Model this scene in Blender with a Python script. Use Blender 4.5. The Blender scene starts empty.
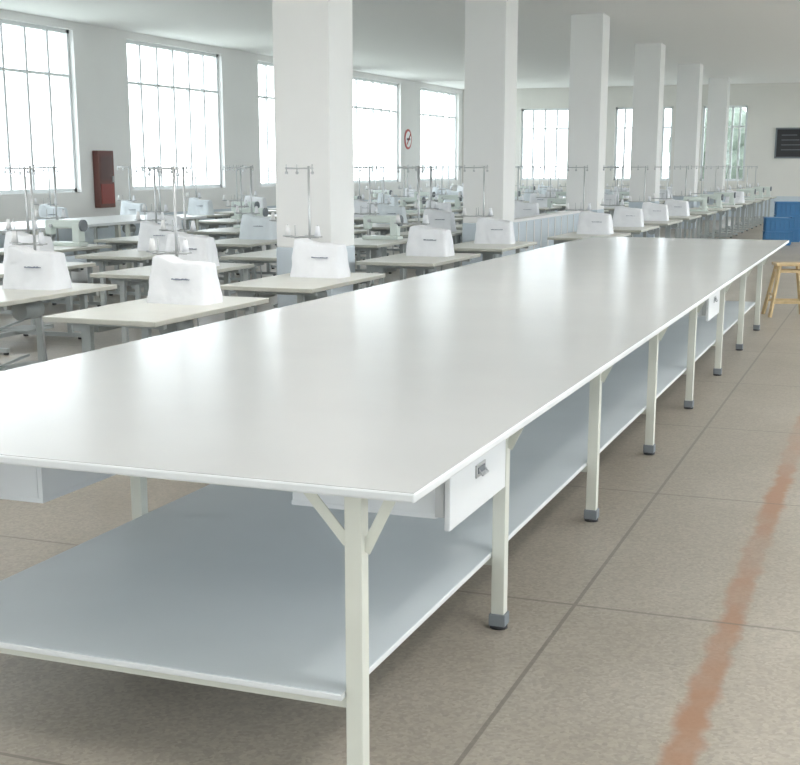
import bpy, bmesh, math, random
from mathutils import Vector, Matrix, noise
random.seed(4)
S = bpy.context.scene
COL = S.collection

# ------------------------------------------------------------- materials
def pmat(name, col, rough=0.5, metal=0.0, var=0.0, scale=8.0, bump=0.0, bscale=60.0, spec=0.5, coat=0.0):
    m = bpy.data.materials.new(name); m.use_nodes = True
    nt = m.node_tree; b = nt.nodes['Principled BSDF']
    b.inputs['Roughness'].default_value = rough
    b.inputs['Metallic'].default_value = metal
    b.inputs['Specular IOR Level'].default_value = spec
    b.inputs['Coat Weight'].default_value = coat
    tc = nt.nodes.new('ShaderNodeTexCoord')
    n = nt.nodes.new('ShaderNodeTexNoise'); n.inputs['Scale'].default_value = scale
    n.inputs['Detail'].default_value = 4
    nt.links.new(tc.outputs['Object'], n.inputs['Vector'])
    r = nt.nodes.new('ShaderNodeValToRGB')
    c = Vector(col)
    r.color_ramp.elements[0].position = 0.3; r.color_ramp.elements[1].position = 0.7
    r.color_ramp.elements[0].color = (*(c * (1 - var)), 1)
    r.color_ramp.elements[1].color = (*[min(1, v) for v in c * (1 + var * 0.5)], 1)
    nt.links.new(n.outputs['Fac'], r.inputs['Fac'])
    nt.links.new(r.outputs['Color'], b.inputs['Base Color'])
    if bump:
        n2 = nt.nodes.new('ShaderNodeTexNoise'); n2.inputs['Scale'].default_value = bscale
        nt.links.new(tc.outputs['Object'], n2.inputs['Vector'])
        bp = nt.nodes.new('ShaderNodeBump'); bp.inputs['Strength'].default_value = bump
        bp.inputs['Distance'].default_value = 0.01
        nt.links.new(n2.outputs['Fac'], bp.inputs['Height'])
        nt.links.new(bp.outputs['Normal'], b.inputs['Normal'])
    return m

M = {}
M['top'] = pmat('laminate_grey', (0.55, 0.56, 0.56), 0.2, var=0.03, scale=1.5, spec=0.5)
M['edge'] = pmat('laminate_edge', (0.74, 0.76, 0.77), 0.35)
M['shelf'] = pmat('shelf_bluegrey', (0.61, 0.66, 0.69), 0.42, var=0.04, scale=2)
M['leg'] = pmat('cream_steel', (0.70, 0.71, 0.64), 0.4, var=0.04, scale=5)
M['foot'] = pmat('foot_grey', (0.20, 0.22, 0.24), 0.6)
M['drawer'] = pmat('drawer_white', (0.76, 0.78, 0.80), 0.4)
M['dark'] = pmat('dark_plastic', (0.03, 0.03, 0.035), 0.5)
M['metal'] = pmat('brushed_steel', (0.5, 0.51, 0.52), 0.4, metal=0.6)
M['wall'] = pmat('wall_paint', (0.87, 0.87, 0.86), 0.8, var=0.02, scale=1)
M['wallf'] = pmat('wall_paint_cream', (0.80, 0.79, 0.75), 0.8, var=0.03, scale=1)
M['ceil'] = pmat('ceiling_paint', (0.96, 0.96, 0.95), 0.9)
M['dado'] = pmat('dado_blue', (0.60, 0.67, 0.73), 0.5, var=0.04)
M['frame'] = pmat('window_frame', (0.80, 0.83, 0.84), 0.4)
M['stable'] = pmat('sewing_table_top', (0.67, 0.67, 0.62), 0.35, var=0.03)
M['sedge'] = pmat('sewing_table_edge', (0.47, 0.47, 0.42), 0.5)
M['sleg'] = pmat('sewing_leg', (0.42, 0.45, 0.45), 0.45)
M['cover'] = pmat('cover_cloth', (0.84, 0.85, 0.88), 0.7, var=0.04, scale=6, bump=0.8, bscale=11)
M['coverb'] = pmat('cover_cloth_blue', (0.75, 0.80, 0.84), 0.6, var=0.05, scale=6, bump=0.8, bscale=11)
M['label'] = pmat('label_ink', (0.25, 0.27, 0.34), 0.6)
M['mach'] = pmat('machine_enamel', (0.68, 0.74, 0.70), 0.3)
M['wood'] = pmat('stool_wood', (0.60, 0.45, 0.25), 0.45, var=0.2, scale=12)
M['blue'] = pmat('blue_plastic', (0.05, 0.20, 0.42), 0.45)
M['red'] = pmat('cabinet_red', (0.16, 0.065, 0.055), 0.5)
M['redb'] = pmat('sign_red', (0.5, 0.06, 0.05), 0.5)
M['redd'] = pmat('cabinet_door_red', (0.28, 0.06, 0.05), 0.5)
M['white'] = pmat('white_paint', (0.85, 0.85, 0.85), 0.5)
M['ground'] = pmat('ground_outside', (0.45, 0.47, 0.43), 0.9, var=0.2, scale=0.5)
M['leaf'] = pmat('foliage', (0.13, 0.16, 0.13), 0.8, var=0.3, scale=1.5)

def emis(name, col, st):
    m = bpy.data.materials.new(name); m.use_nodes = True
    b = m.node_tree.nodes['Principled BSDF']
    b.inputs['Emission Color'].default_value = (*col, 1); b.inputs['Emission Strength'].default_value = st
    return m
M['fill_tube'] = emis('fill_lamp_tube', (1, .98, .94), 3)  # glow for the tubes of the added fill lamps

def glassmat():
    m = bpy.data.materials.new('window_glass'); m.use_nodes = True
    nt = m.node_tree; nt.nodes.clear()
    o = nt.nodes.new('ShaderNodeOutputMaterial'); t = nt.nodes.new('ShaderNodeBsdfTransparent')
    t.inputs['Color'].default_value = (0.93, 0.96, 0.97, 1)
    g = nt.nodes.new('ShaderNodeBsdfGlossy'); g.inputs['Roughness'].default_value = 0.05
    x = nt.nodes.new('ShaderNodeMixShader'); x.inputs[0].default_value = 0.05
    nt.links.new(t.outputs[0], x.inputs[1]); nt.links.new(g.outputs[0], x.inputs[2])
    nt.links.new(x.outputs[0], o.inputs[0]); return m
M['glass'] = glassmat()

def floormat():
    m = bpy.data.materials.new('terrazzo_floor'); m.use_nodes = True
    nt = m.node_tree; N = nt.nodes; L = nt.links; b = N['Principled BSDF']
    geo = N.new('ShaderNodeNewGeometry'); sep = N.new('ShaderNodeSeparateXYZ')
    L.new(geo.outputs['Position'], sep.inputs[0])
    def math_(op, a, v=None, c=None):
        n = N.new('ShaderNodeMath'); n.operation = op
        for i, q in enumerate((a, v, c)):
            if q is None: continue
            if isinstance(q, (int, float)): n.inputs[i].default_value = q
            else: L.new(q, n.inputs[i])
        return n.outputs[0]
    def joint(sock, off, per, hw):
        s = math_('SUBTRACT', sock, off); s = math_('DIVIDE', s, per)
        s = math_('FRACT', s); s = math_('SUBTRACT', s, 0.5); s = math_('ABSOLUTE', s)
        return math_('GREATER_THAN', s, 0.5 - hw / per)
    jx = joint(sep.outputs[0], -1.07, 1.9, 0.008); jy = joint(sep.outputs[1], 4.78, 1.9, 0.008)
    j = math_('MAXIMUM', jx, jy)
    n1 = N.new('ShaderNodeTexNoise'); n1.inputs['Scale'].default_value = 1.0; n1.inputs['Detail'].default_value = 7
    n1.inputs['Roughness'].default_value = .6
    n2 = N.new('ShaderNodeTexVoronoi'); n2.inputs['Scale'].default_value = 80
    L.new(geo.outputs['Position'], n1.inputs['Vector']); L.new(geo.outputs['Position'], n2.inputs['Vector'])
    r1 = N.new('ShaderNodeValToRGB'); r1.color_ramp.elements[0].position = .3; r1.color_ramp.elements[1].position = .7
    r1.color_ramp.elements[0].color = (0.30, 0.27, 0.228, 1); r1.color_ramp.elements[1].color = (0.365, 0.335, 0.29, 1)
    L.new(n1.outputs['Fac'], r1.inputs['Fac'])
    r2 = N.new('ShaderNodeValToRGB'); r2.color_ramp.elements[0].color = (0.7, 0.7, 0.7, 1)
    r2.color_ramp.elements[1].color = (1.25, 1.23, 1.2, 1)
    L.new(n2.outputs['Color'], r2.inputs['Fac'])
    mu = N.new('ShaderNodeMix'); mu.data_type = 'RGBA'; mu.blend_type = 'MULTIPLY'; mu.inputs[0].default_value = 0.7
    L.new(r1.outputs['Color'], mu.inputs[6]); L.new(r2.outputs['Color'], mu.inputs[7])
    d = math_('ABSOLUTE', math_('SUBTRACT', sep.outputs[0], -0.47))
    nz = N.new('ShaderNodeTexNoise'); nz.inputs['Scale'].default_value = 7; nz.inputs['Detail'].default_value = 6
    L.new(geo.outputs['Position'], nz.inputs['Vector'])
    dd = math_('ADD', d, math_('MULTIPLY', math_('SUBTRACT', nz.outputs['Fac'], 0.5), 0.10))
    ln = N.new('ShaderNodeMapRange'); ln.inputs[1].default_value = 0.062; ln.inputs[2].default_value = 0.03
    ln.inputs[3].default_value = 0; ln.inputs[4].default_value = 0.8
    L.new(dd, ln.inputs[0])
    nw = N.new('ShaderNodeMapRange'); nw.inputs[1].default_value = .38; nw.inputs[2].default_value = .56
    nw.inputs[3].default_value = .4; nw.inputs[4].default_value = 1
    L.new(n1.outputs['Fac'], nw.inputs[0])
    lf = math_('MULTIPLY', ln.outputs[0], nw.outputs[0])
    m2 = N.new('ShaderNodeMix'); m2.data_type = 'RGBA'; L.new(lf, m2.inputs[0])
    L.new(mu.outputs[2], m2.inputs[6]); m2.inputs[7].default_value = (0.30, 0.14, 0.07, 1)
    m3 = N.new('ShaderNodeMix'); m3.data_type = 'RGBA'
    L.new(math_('MULTIPLY', j, 0.6), m3.inputs[0]); L.new(m2.outputs[2], m3.inputs[6])
    m3.inputs[7].default_value = (0.11, 0.10, 0.085, 1)
    L.new(m3.outputs[2], b.inputs['Base Color'])
    b.inputs['Roughness'].default_value = 0.36
    return m
M['floor'] = floormat()

# ------------------------------------------------------------- mesh builder
class B:
    def __init__(s): s.bm = bmesh.new(); s.mats = []
    def mi(s, k):
        if k not in s.mats: s.mats.append(k)
        return s.mats.index(k)
    def _tag(s, verts, k, smooth=False):
        i = s.mi(k); fs = set()
        for v in verts:
            for f in v.link_faces: fs.add(f)
        for f in fs: f.material_index = i; f.smooth = smooth
    def box(s, x0, x1, y0, y1, z0, z1, k, bev=0.0):
        r = bmesh.ops.create_cube(s.bm, size=1)
        m = Matrix.Translation(((x0+x1)/2, (y0+y1)/2, (z0+z1)/2)) @ Matrix.Diagonal((abs(x1-x0), abs(y1-y0), abs(z1-z0), 1))
        bmesh.ops.transform(s.bm, matrix=m, verts=r['verts'])
        s._tag(r['verts'], k)
        if bev:
            es = list({e for v in r['verts'] for e in v.link_edges})
            rr = bmesh.ops.bevel(s.bm, geom=es, offset=bev, segments=2, affect='EDGES', profile=0.5)
            i = s.mi(k)
            for f in rr['faces']: f.material_index = i
    def bar(s, a, b, w, t, k):
        a = Vector(a); b = Vector(b); d = b - a
        r = bmesh.ops.create_cube(s.bm, size=1)
        q = d.to_track_quat('Z', 'Y').to_matrix().to_4x4()
        m = Matrix.Translation((a+b)/2) @ q @ Matrix.Diagonal((w, t, d.length, 1))
        bmesh.ops.transform(s.bm, matrix=m, verts=r['verts']); s._tag(r['verts'], k)
    def cyl(s, a, b, r1, k, r2=None, seg=12, smooth=True):
        a = Vector(a); b = Vector(b); d = b - a
        r = bmesh.ops.create_cone(s.bm, cap_ends=True, segments=seg, radius1=r1, radius2=r1 if r2 is None else r2, depth=d.length)
        m = Matrix.Translation((a+b)/2) @ d.to_track_quat('Z', 'Y').to_matrix().to_4x4()
        bmesh.ops.transform(s.bm, matrix=m, verts=r['verts']); s._tag(r['verts'], k, False)
        if smooth:
            for f in {f for v in r['verts'] for f in v.link_faces}:
                if len(f.verts) == 4: f.smooth = True
    def mesh(s, name):
        me = bpy.data.meshes.new(name); s.bm.to_mesh(me); s.bm.free()
        for k in s.mats: me.materials.append(M[k])
        return me
    def obj(s, name, parent=None, loc=(0, 0, 0)):
        return put(name, s.mesh(name), loc, parent)
def put(name, me, loc=(0, 0, 0), parent=None, rz=0):
    o = bpy.data.objects.new(name, me); o.location = loc; o.rotation_euler = (0, 0, rz)
    COL.objects.link(o)
    if parent: o.parent = parent
    return o
def empty(name):
    e = bpy.data.objects.new(name, None); COL.objects.link(e); return e

# ------------------------------------------------------------- room
XL, XR, Y0, Y1, H = -15.0, 6.0, -6.0, 46.0, 4.4
b = B(); b.box(XL-.3, XR+.3, Y0-.3, Y1+.3, -0.1, 0, 'floor'); b.obj('floor')
b = B(); b.box(XL-.3, XR+.3, Y0-.3, Y1+.3, H, H+.2, 'ceil'); b.obj('ceiling')
b = B(); b.box(-150, 150, -120, 200, -0.4, -0.12, 'ground'); b.obj('ground_outside')

wn = [0]
def window(axis, pos, a0, a1, z0, z1, inward, nm=6):
    wn[0] += 1
    b = B()
    def bx(u0, u1, d0, d1, q0, q1, k):
        if axis == 'x': b.box(pos+d0, pos+d1, u0, u1, q0, q1, k)
        else: b.box(u0, u1, pos+d0, pos+d1, q0, q1, k)
    t = 0.07
    bx(a0, a1, -.05, .05, z0, z0+t, 'frame'); bx(a0, a1, -.05, .05, z1-t, z1, 'frame')
    bx(a0, a0+t, -.05, .05, z0, z1, 'frame'); bx(a1-t, a1, -.05, .05, z0, z1, 'frame')
    for i in range(1, nm):
        u = a0 + (a1-a0)*i/nm
        bx(u-.032, u+.032, -.04, .04, z0+t, z1-t, 'frame')
    zt = z0 + (z1-z0)*0.72
    bx(a0+t, a1-t, -.045, .045, zt-.025, zt+.025, 'frame')
    bx(a0+t, a1-t, -.004, .004, z0+t, z1-t, 'glass')
    b.obj('window_%d' % wn[0])

def wall(name, axis, pos, th, a0, a1, wins, z0w, z1w, key, dado=0.9):
    b = B(); lo, hi = min(pos, pos+th), max(pos, pos+th)
    def bx(u0, u1, q0, q1, k=key, ex=0.0):
        if axis == 'x': b.box(lo-ex, hi+ex, u0, u1, q0, q1, k)
        else: b.box(u0, u1, lo-ex, hi+ex, q0, q1, k)
    bx(a0, a1, 0, z0w); bx(a0, a1, z1w, H)
    cur = a0
    for (w0, w1) in wins:
        bx(cur, w0, z0w, z1w); cur = w1
    bx(cur, a1, z0w, z1w)
    if dado: bx(a0, a1, 0.0, dado, 'dado', 0.002)
    b.obj(name)
    for (w0, w1) in wins: window(axis, pos+th/2, w0, w1, z0w, z1w, 1)

lw = []
y = 17.85 - 5.92*4
while y < Y1-4:
    lw.append((y, y+4.05)); y += 5.92
lw = [w for w in lw if w[0] > Y0+.3]
wall('wall_left', 'x', XL, -.3, Y0-.3, Y1+.3, lw, 1.2, 4.25, 'wall', 0.7)
wall('wall_right', 'x', XR, .3, Y0-.3, Y1+.3, lw, 1.0, 4.2, 'wall', 0.7)
wall('wall_back', 'y', Y1, .3, XL, XR, [(-12.8, -10.2), (-9.4, -7.4), (-6.4, -4.9), (-1.5, 1.0), (2.5, 5)], 1.2, 3.7, 'wallf', 0.7)
wall('wall_front', 'y', Y0, -.3, XL, XR, [(-12, -8), (-6, -2), (0, 4)], 1.2, 3.8, 'wall', 0.7)

for cy in (-.1, 5.95, 12.1, 18.15, 24.4, 30.6, 36.8, 43):
    b = B()
    b.box(-.3, .3, -.3, .3, 0.9, H, 'wall', 0.012)
    b.box(-.305, .305, -.305, .305, 0, 0.9, 'dado', 0.012)
    b.obj('column', loc=(-5.5, cy, 0))
b = B(); b.box(-5.56, -5.44, 18.47, 24.08, 0, 0.86, 'dado'); b.box(-5.59, -5.41, 18.47, 24.08, .86, .9, 'white')
for i in range(12): b.box(-5.44, -5.43, 18.6+i*.46, 18.64+i*.46, .05, .84, 'white')
b.obj('low_partition')

# added ceiling lamps for fill light (suspended twin tubes, light up and down)
fill_lamps = [(x_, y_) for x_ in (1.0, 4.2) for y_ in (3, 9, 15, 21.2, 27.5, 33.5, 40)]
fill_lamps += [(x_, y_) for x_ in (-3.4, -9.4) for y_ in (-2, 3, 8)]
for fx, fy in fill_lamps:
    e = empty('added_fill_lamp'); e.location = (fx, fy, 3.85)
    b = B()
    b.box(-.06, .06, -.75, .75, -.02, .03, 'white', .005)
    for s_ in (-1, 1):
        b.cyl((s_*.05, -.72, -.035), (s_*.05, .72, -.035), .016, 'fill_tube')
        b.cyl((0, s_*.5, .03), (0, s_*.5, H-3.85), .006, 'white')
    b.obj('fill_lamp_body', e)
    for up, pw in ((0, 34), (1, 40)):
        l = bpy.data.lights.new('fill_light', 'AREA'); l.shape = 'RECTANGLE'; l.size = .3; l.size_y = 1.5
        l.energy = pw; l.color = (1, .98, .95)
        o = bpy.data.objects.new('fill_light', l); COL.objects.link(o); o.parent = e
        o.location = (0, 0, .06 if up else -.07); o.rotation_euler = (math.pi if up else 0, 0, 0)

# wall items
b = B()
b.box(0, .14, -.27, .27, 0, 1.12, 'red', 0.01); b.box(.14, .15, -.20, .20, .55, 1.02, 'glass')
b.box(.14, .155, -.22, .22, .08, .47, 'redd'); b.box(.14, .17, .17, .20, .5, .62, 'metal')
b.obj('fire_hose_cabinet', loc=(XL+.005, 22.6, 0.88))
b = B(); b.cyl((0, 0, 0), (.02, 0, 0), .32, 'redb', seg=32); b.cyl((.02, 0, 0), (.025, 0, 0), .25, 'white', seg=32)
b.bar((.028, -.17, -.17), (.028, .17, .17), .05, .006, 'redb'); b.box(.025, .03, -.15, .15, -.03, .03, 'dark')
b.obj('no_smoking_sign', loc=(XL, 40.3, 2.55))
b = B(); b.box(-.55, .55, -.03, 0, -.45, .45, 'dark'); b.box(-.6, .6, -.05, 0, .45, .5, 'foot'); b.box(-.6, .6, -.05, 0, -.5, -.45, 'foot')
b.box(-.6, -.55, -.05, 0, -.5, .5, 'foot'); b.box(.55, .6, -.05, 0, -.5, .5, 'foot')
for i in range(4): b.box(-.4, .1+.08*i, -.034, -.03, .25-.16*i, .27-.16*i, 'foot')
b.obj('notice_board', loc=(-3.35, Y1-.004, 2.45))

# ------------------------------------------------------------- cutting table
ct = empty('cutting_table')
TXL, TXR, TY0, TY1, TZ = -3.285, -1.069, 2.924, 14.95, 0.90
b = B()
b.box(TXL, TXR, TY0, TY1, TZ-.026, TZ, 'edge', 0.006)
b.box(TXL+.004, TXR-.004, TY0+.004, TY1-.004, TZ-.002, TZ+.0012, 'top')
b.obj('table_top', ct)
LR, LL = -1.28, -2.83
ys = [3.05] + [4.43+1.6*i for i in range(7)]
b = B()
sub = TZ-.026
for x in (LR, LL):
    sg = 1 if x == LR else -1
    for i, yy in enumerate(ys):
        b.box(x-.025, x+.025, yy-.025, yy+.025, .05, sub, 'leg', 0.003)
        b.box(x-.032, x+.032, yy-.032, yy+.032, .012, .06, 'foot', 0.004)
        b.cyl((x, yy, 0), (x, yy, .014), .034, 'dark')
        b.bar((x+sg*.025, yy, sub-.18), (x+sg*.11, yy, sub-.004), .005, .03, 'leg')
        b.bar((x-sg*.025, yy, sub-.16), (x-sg*.16, yy, sub-.004), .005, .03, 'leg')
        if i: b.bar((x, yy-.025, sub-.11), (x, yy-.09, sub-.02), .03, .005, 'leg')
b.obj('legs', ct)
b = B()
for yy in ys:
    b.box(LL-.35, LR+.13, yy-.015, yy+.015, sub-.03, sub, 'leg')
for x in (LR, LL): b.box(x-.012, x+.012, ys[0], ys[-1], sub-.04, sub, 'leg')
b.obj('under_frame', ct)
b = B()
b.box(LL+.027, LR-.027, 3.0, ys[-1]+.05, .277, .295, 'edge', 0.003)
b.box(LL+.03, LR-.03, 3.004, ys[-1]+.046, .293, .297, 'shelf')
for yy in ys: b.box(LL+.025, LR-.025, yy-.015, yy+.015, .245, .277, 'leg')
b.obj('lower_shelf', ct)
def drawer(nm, face, sg, y0, y1):
    b = B(); zb, zt = .615, sub
    t = .014
    def bx(u0, u1, *r): b.box(min(face-sg*u0, face-sg*u1), max(face-sg*u0, face-sg*u1), *r)
    bx(.05, .54, y0+.02, y1-.02, zb+.03, zb+.03+t, 'drawer')
    bx(.05, .52, y0+.022, y0+.022+t, zb+.03+t, zt-.03, 'drawer')
    bx(.05, .52, y1-.022-t, y1-.022, zb+.03+t, zt-.03, 'drawer')
    bx(.521, .538, y0+.024, y1-.024, zb+.03+t, zt-.03, 'drawer')
    bx(.021, .05, y0+.03, y1-.03, zb+.035, zt-.035, 'drawer')
    bx(0, .02, y0, y1, zb, zt-.012, 'drawer', 0.004)
    for yy in (y0+.008, y1-.008):
        bx(.06, .54, yy-.008, yy+.008, zt-.042, zt-.001, 'metal')
    bx(.022, .085, y0+.002, y0+.021, zt-.10, zt-.045, 'dark')
    bx(.022, .05, y0+.004, y0+.02, zb+.04, zt-.1, 'metal')
    ym = (y0+y1)/2; zm = (zb+zt)/2
    bx(0, -.004, ym-.05, ym+.05, zm-.02, zm+.022, 'metal')
    bx(-.0041, -.007, ym-.035, ym+.035, zm-.008, zm+.012, 'foot')
    b.cyl((face+sg*.018, ym-.03, zm-.012), (face+sg*.018, ym+.03, zm-.012), .004, 'metal')
    b.cyl((face, ym-.03, zm+.012), (face+sg*.018, ym-.03, zm-.012), .003, 'metal')
    b.cyl((face, ym+.03, zm+.012), (face+sg*.018, ym+.03, zm-.012), .003, 'metal')
    b.obj(nm, ct)
drawer('drawer_1', -1.19, 1, 3.57, 4.17)
drawer('drawer_2', -1.19, 1, 9.36, 9.96)
drawer('drawer_3', -3.02, -1, 3.3, 3.9)
drawer('drawer_4', -3.02, -1, 9.36, 9.96)

# ------------------------------------------------------------- sewing stations
def sewing_table_mesh():
    b = B(); W, Lf, Z = .42, 1.6, .75
    b.box(-W, W, 0, Lf, Z-.035, Z-.004, 'sedge', .004)
    b.box(-W, W, 0, Lf, Z-.006, Z, 'stable', .002)
    for yy in (.22, Lf-.2):
        b.box(-.36, .36, yy-.02, yy+.02, .02, .06, 'sleg')
        b.box(-.36, .36, yy-.02, yy+.02, Z-.075, Z-.035, 'sleg')
        for x in (-.22, .22): b.box(x-.025, x+.025, yy-.02, yy+.02, .06, Z-.075, 'sleg')
        for x in (-.33, .33): b.cyl((x, yy, 0), (x, yy, .02), .025, 'dark')
    b.box(-.03, .03, .24, Lf-.22, .10, .14, 'sleg')
    b.box(-.16, .16, .75, 1.15, .13, .15, 'sleg')
    b.bar((-.16, .75, .15), (-.16, 1.15, .2), .02, .02, 'sleg')
    b.cyl((.0, .85, Z-.16), (.0, 1.08, Z-.16), .075, 'sleg', seg=16)
    b.box(-.03, .03, .9, 1.0, Z-.13, Z-.036, 'sleg')
    b.box(-.4, -.2, .3, .6, Z-.13, Z-.036, 'sleg')
    b.cyl((.05, 1.1, .15), (.05, 1.05, Z-.1), .006, 'metal')
    return b.mesh('sewing_table')

def cover_mesh(seed, key):
    bm = bmesh.new(); n = 96; levels = 22; Hh = .335
    rx = random.Random(seed*7+1)
    pk = rx.uniform(-.7, -.5); ph = [rx.uniform(0, 6.28) for _ in range(4)]
    def topz(x, y):
        u = x/.225
        return Hh*(0.87 + 0.085*math.exp(-((u-pk)/.38)**2) - .035*u + .012*math.sin(u*4+ph[0])) - 1.2*y*y
    rings = []
    for l in range(levels+1):
        t = l/levels
        hx = .243 - .022*t - .010*t**6; hy = .14 - .035*t - .012*t**6
        ring = []
        for i in range(n):
            a = 2*math.pi*i/n; c, s_ = math.cos(a), math.sin(a)
            p = 9.0
            r = (abs(c)**p + abs(s_)**p)**(-1/p)
            x = hx*c*r; y = hy*s_*r
            z = topz(x, y)*t
            q = x*math.copysign(1, s_) if abs(s_) > abs(c)*.6 else y
            fold = math.sin(q*38 + z*14 + ph[1])*.45 + math.sin(q*71 - z*20 + ph[2])*.3
            nv = noise.noise(Vector((x*8+seed*3.1, y*8, z*8))) + .5*noise.noise(Vector((x*22+seed*3.1, y*22, z*16)))
            k = .009*nv + .006*fold*(1-t*.75)
            d = Vector((c, s_, 0))
            fl = .004*(1-t)**3
            ring.append(bm.verts.new((x+d.x*(k+fl), y+d.y*(k+fl), z)))
        rings.append(ring)
    for l in range(levels):
        for i in range(n):
            j = (i+1) % n
            bm.faces.new((rings[l][i], rings[l][j], rings[l+1][j], rings[l+1][i]))
    prev = rings[-1]
    for q in (.96, .85, .7, .5, .3, .12):
        cur = []
        for i in range(n):
            v = rings[-1][i].co
            x, y = v.x*q, v.y*q
            z = topz(x, y) + .003 + .007*noise.noise(Vector((x*16+seed, y*16, 3)))
            cur.append(bm.verts.new((x, y, z)))
        for i in range(n):
            j = (i+1) % n
            bm.faces.new((prev[i], prev[j], cur[j], cur[i]))
        prev = cur
    bm.faces.new(prev)
    for f in bm.faces: f.smooth = True
    b = B(); b.bm.free(); b.bm = bm; b.mi(key)
    x = -.02
    while x < .12:
        w = rx.uniform(.004, .010); h = rx.uniform(.005, .011)
        b.box(x, x+w, -.137, -.115, .17, .17+h, 'label'); x += w+.007
    return b.mesh('covered_sewing_machine')

def machine_mesh():
    b = B()
    b.box(-.26, .26, -.09, .09, 0, .045, 'mach', .008)
    b.box(.13, .24, -.065, .065, .04, .28, 'mach', .02)
    b.box(-.24, .24, -.055, .055, .21, .31, 'mach', .025)
    b.box(-.26, -.17, -.06, .06, .13, .31, 'mach', .02)
    b.cyl((-.215, 0, .05), (-.215, 0, .14), .008, 'metal')
    b.cyl((.24, 0, .245), (.275, 0, .245), .07, 'foot', seg=20)
    b.box(-.24, -.19, -.02, .02, .045, .055, 'metal')
    b.cyl((-.1, 0, .31), (-.1, 0, .36), .008, 'metal')
    b.cyl((-.16, -.06, .24), (-.16, -.085, .24), .02, 'metal')
    return b.mesh('sewing_machine')

def stand_mesh():
    b = B(); k = 'metal'; Ht = .95
    b.cyl((0, 0, 0), (0, 0, .02), .03, 'foot')
    b.cyl((0, 0, .02), (0, 0, Ht), .011, k)
    b.cyl((-.26, 0, Ht-.02), (.05, 0, Ht-.02), .007, k)
    for x in (-.25, -.13, .04):
        b.cyl((x, 0, Ht-.05), (x, 0, Ht+.015), .005, k)
        b.cyl((x, -.006, Ht-.06), (x, .006, Ht-.06), .014, k)
    b.cyl((-.27, 0, .32), (.1, 0, .32), .008, k)
    b.cyl((-.08, -.12, .32), (-.08, .12, .32), .008, k)
    for x, y in ((-.25, 0), (-.08, -.11), (-.08, .11), (.09, 0)):
        b.cyl((x, y, .32), (x, y, .33), .045, 'metal', seg=16)
        b.cyl((x, y, .33), (x, y, .43), .004, k)
    b.cyl((-.25, 0, .33), (-.25, 0, .42), .03, 'white', .016)
    b.cyl((.09, 0, .33), (.09, 0, .42), .03, 'cover', .016)
    return b.mesh('thread_stand')

ST = sewing_table_mesh(); CV = [cover_mesh(i, 'cover') for i in range(4)]
CB = [cover_mesh(i+5, 'coverb') for i in range(2)]; MC = machine_mesh(); TS = stand_mesh()
def station(x, y, kind, ci=None):
    put('sewing_table', ST, (x, y-1.25, 0))
    rz = random.uniform(-.08, .08)
    if kind == 'c': put('covered_sewing_machine', CV[ci] if ci is not None else random.choice(CV), (x, y-.15, .75), rz=rz)
    elif kind == 'b': put('covered_sewing_machine', random.choice(CB), (x, y-.1, .75), rz=rz)
    else: put('sewing_machine', MC, (x, y, .75), rz=rz)
    put('thread_stand', TS, (x-.26, y+.2, .75), rz=random.uniform(-.3, .3))
for i, yy in enumerate((8.2, 10.55, 13.45, 15.9)): station(-4.69, yy, 'c', i)
yy = 18.6
while yy < 44: station(-4.0, yy, random.choice('cmm')); yy += 2.45
rowx = [(-6.35, 'ccm'), (-7.9, 'bcm'), (-9.45, 'bcm'), (-13.0, 'cbm')]
for x, kinds in rowx:
    yy = 6.0 + random.uniform(0, .6) if x > -7 else 8.0+random.uniform(0, .8)
    if x == -6.35: yy = 6.3
    while yy < 44:
        station(x, yy, random.choice(kinds) if yy > 10 else 'c'); yy += 2.45
b = B()
b.box(-12.1, -10.6, 12, 19, .86, .9, 'edge', .005)
for yy in (12.2, 14.5, 16.5, 18.8):
    for x in (-12.0, -10.7): b.box(x-.03, x+.03, yy-.03, yy+.03, 0, .86, 'leg')
b.box(-12.0, -10.7, 12.2, 18.8, .3, .33, 'shelf')
b.obj('work_table')
yy = 21.5
while yy < 44: station(-11.2, yy, random.choice('cbm')); yy += 2.45

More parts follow.
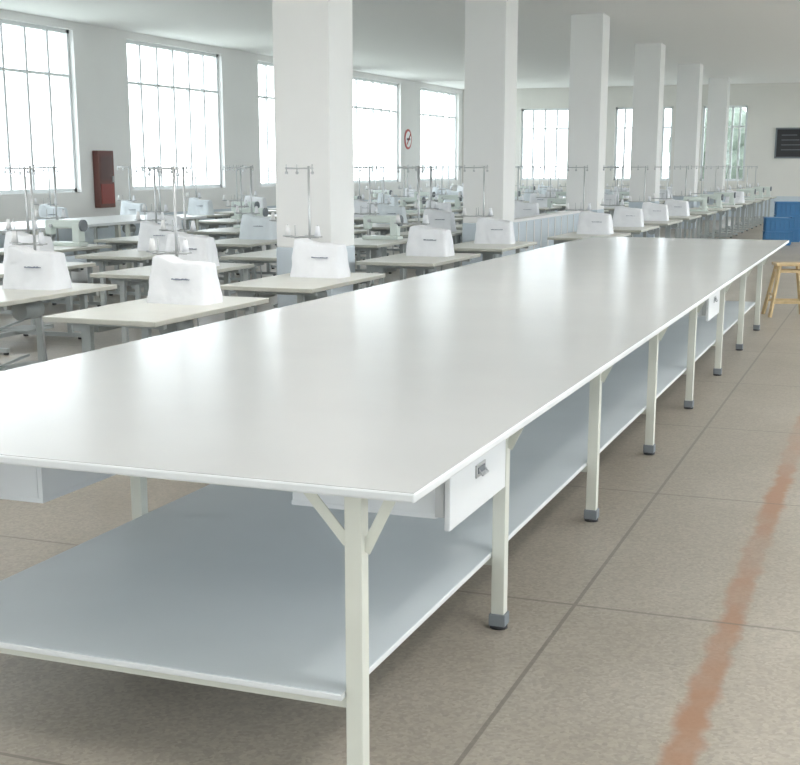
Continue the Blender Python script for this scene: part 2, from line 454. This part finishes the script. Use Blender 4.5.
# ------------------------------------------------------------- stools, bins
def stool(x, y, rz):
    b = B(); Hs = .58
    b.box(-.17, .17, -.13, .13, Hs, Hs+.035, 'wood', .008)
    c = [(-1, -1), (1, -1), (1, 1), (-1, 1)]
    f = lambda s, z: (s[0]*(.22-.10*z/Hs), s[1]*(.18-.09*z/Hs), z)
    for s_ in c: b.bar(f(s_, 0), f(s_, Hs), .034, .034, 'wood')
    for z, prs in ((.17, ((0, 1), (2, 3))), (.25, ((1, 2), (3, 0))), (.52, ((0, 1), (1, 2), (2, 3), (3, 0)))):
        for i, j in prs: b.bar(f(c[i], z), f(c[j], z), .022, .03, 'wood')
    put('wooden_stool', b.mesh('wooden_stool'), (x, y, 0), rz=rz)
stool(-1.10, 15.55, .3); stool(-0.6, 16.6, -.2)
def crate(x, y, n=2):
    b = B()
    for zb in [.3*i for i in range(n)]:
        b.box(-.27, .27, -.2, .2, zb, zb+.02, 'blue')
        for s_ in (-1, 1):
            b.box(-.27, .27, s_*.2-.01, s_*.2+.01, zb, zb+.27, 'blue')
            b.box(s_*.27-.01, s_*.27+.01, -.2, .2, zb, zb+.27, 'blue')
            b.box(-.30, .30, s_*.21-.02, s_*.21+.02, zb+.265, zb+.3, 'blue', .004)
            b.box(s_*.28-.02, s_*.28+.02, -.23, .23, zb+.265, zb+.3, 'blue', .004)
            for i in range(6): b.box(-.245+.098*i-.008, -.245+.098*i+.008, s_*.22-.01, s_*.22+.01, zb+.02, zb+.265, 'blue')
            for i in range(4): b.box(s_*.285-.01, s_*.285+.01, -.15+.1*i-.008, -.15+.1*i+.008, zb+.02, zb+.265, 'blue')
    b.box(-.25, .25, -.18, .18, .3*n-.1, .3*n-.01, 'coverb', .02)
    put('plastic_crate', b.mesh('plastic_crate'), (x, y, 0), rz=.15)
crate(-2.40, 29.8, 2); crate(-2.3, 31.2, 3)

for i, (x, y, s_) in enumerate([(-4, 78, 2.6), (-10.5, 80, 2.4), (2, 80, 2.5), (-42, 20, 2.2)]):
    bm = bmesh.new()
    bmesh.ops.create_cone(bm, cap_ends=True, segments=10, radius1=.2, radius2=.12, depth=2.2, matrix=Matrix.Translation((0, 0, 1.0)))
    nv = set(bm.verts)
    for j in range(7):
        a = j*2.4; rr = .5*s_
        bmesh.ops.create_icosphere(bm, subdivisions=3, radius=s_*.55, matrix=Matrix.Translation((math.cos(a)*rr, math.sin(a)*rr, 2.2+.35*s_*(j % 3))))
    for v in bm.verts:
        if v not in nv: v.co += v.co.normalized()*.35*noise.noise(v.co*2.2)
    me = bpy.data.meshes.new('tree'); bm.to_mesh(me); bm.free(); me.materials.append(M['leaf'])
    put('tree', me, (x, y, -.12))

# ------------------------------------------------------------- light
w = bpy.data.worlds.new('World'); S.world = w; w.use_nodes = True
bg = w.node_tree.nodes['Background']
bg.inputs['Color'].default_value = (0.95, 0.975, 1.0, 1); bg.inputs['Strength'].default_value = 6.6
def portal(loc, rot, sx, sy):
    l = bpy.data.lights.new('window_portal', 'AREA'); l.shape = 'RECTANGLE'; l.size = sx; l.size_y = sy
    l.cycles.is_portal = True
    o = bpy.data.objects.new('window_portal', l); o.location = loc; o.rotation_euler = rot; COL.objects.link(o)
yc = (Y0+Y1)/2
portal((XL-.32, yc, 2.72), (0, -math.pi/2, 0), 3.05, Y1-Y0)
portal((XR+.32, yc, 2.6), (0, math.pi/2, 0), 3.2, Y1-Y0)
portal(((XL+XR)/2, Y1+.32, 2.45), (-math.pi/2, 0, 0), XR-XL, 2.5)
portal(((XL+XR)/2, Y0-.32, 2.5), (math.pi/2, 0, 0), XR-XL, 2.6)

S.view_settings.view_transform = 'Standard'
S.view_settings.exposure = 0.0

# ------------------------------------------------------------- camera
f, cx, cyp, hor = 1286.0, 400.0, 450.0, 166.0
cam = bpy.data.cameras.new('camera'); co = bpy.data.objects.new('camera', cam); COL.objects.link(co)
cam.sensor_fit = 'HORIZONTAL'; cam.sensor_width = 36; cam.lens = f/800*36
cam.shift_y = (cyp-382.5)/800
pitch = math.atan((cyp-hor)/f); az = math.atan(499/f*math.cos(pitch))
co.location = (0, 0, 1.70); co.rotation_euler = (math.pi/2-pitch, 0, az)
cam.clip_end = 400
S.camera = co
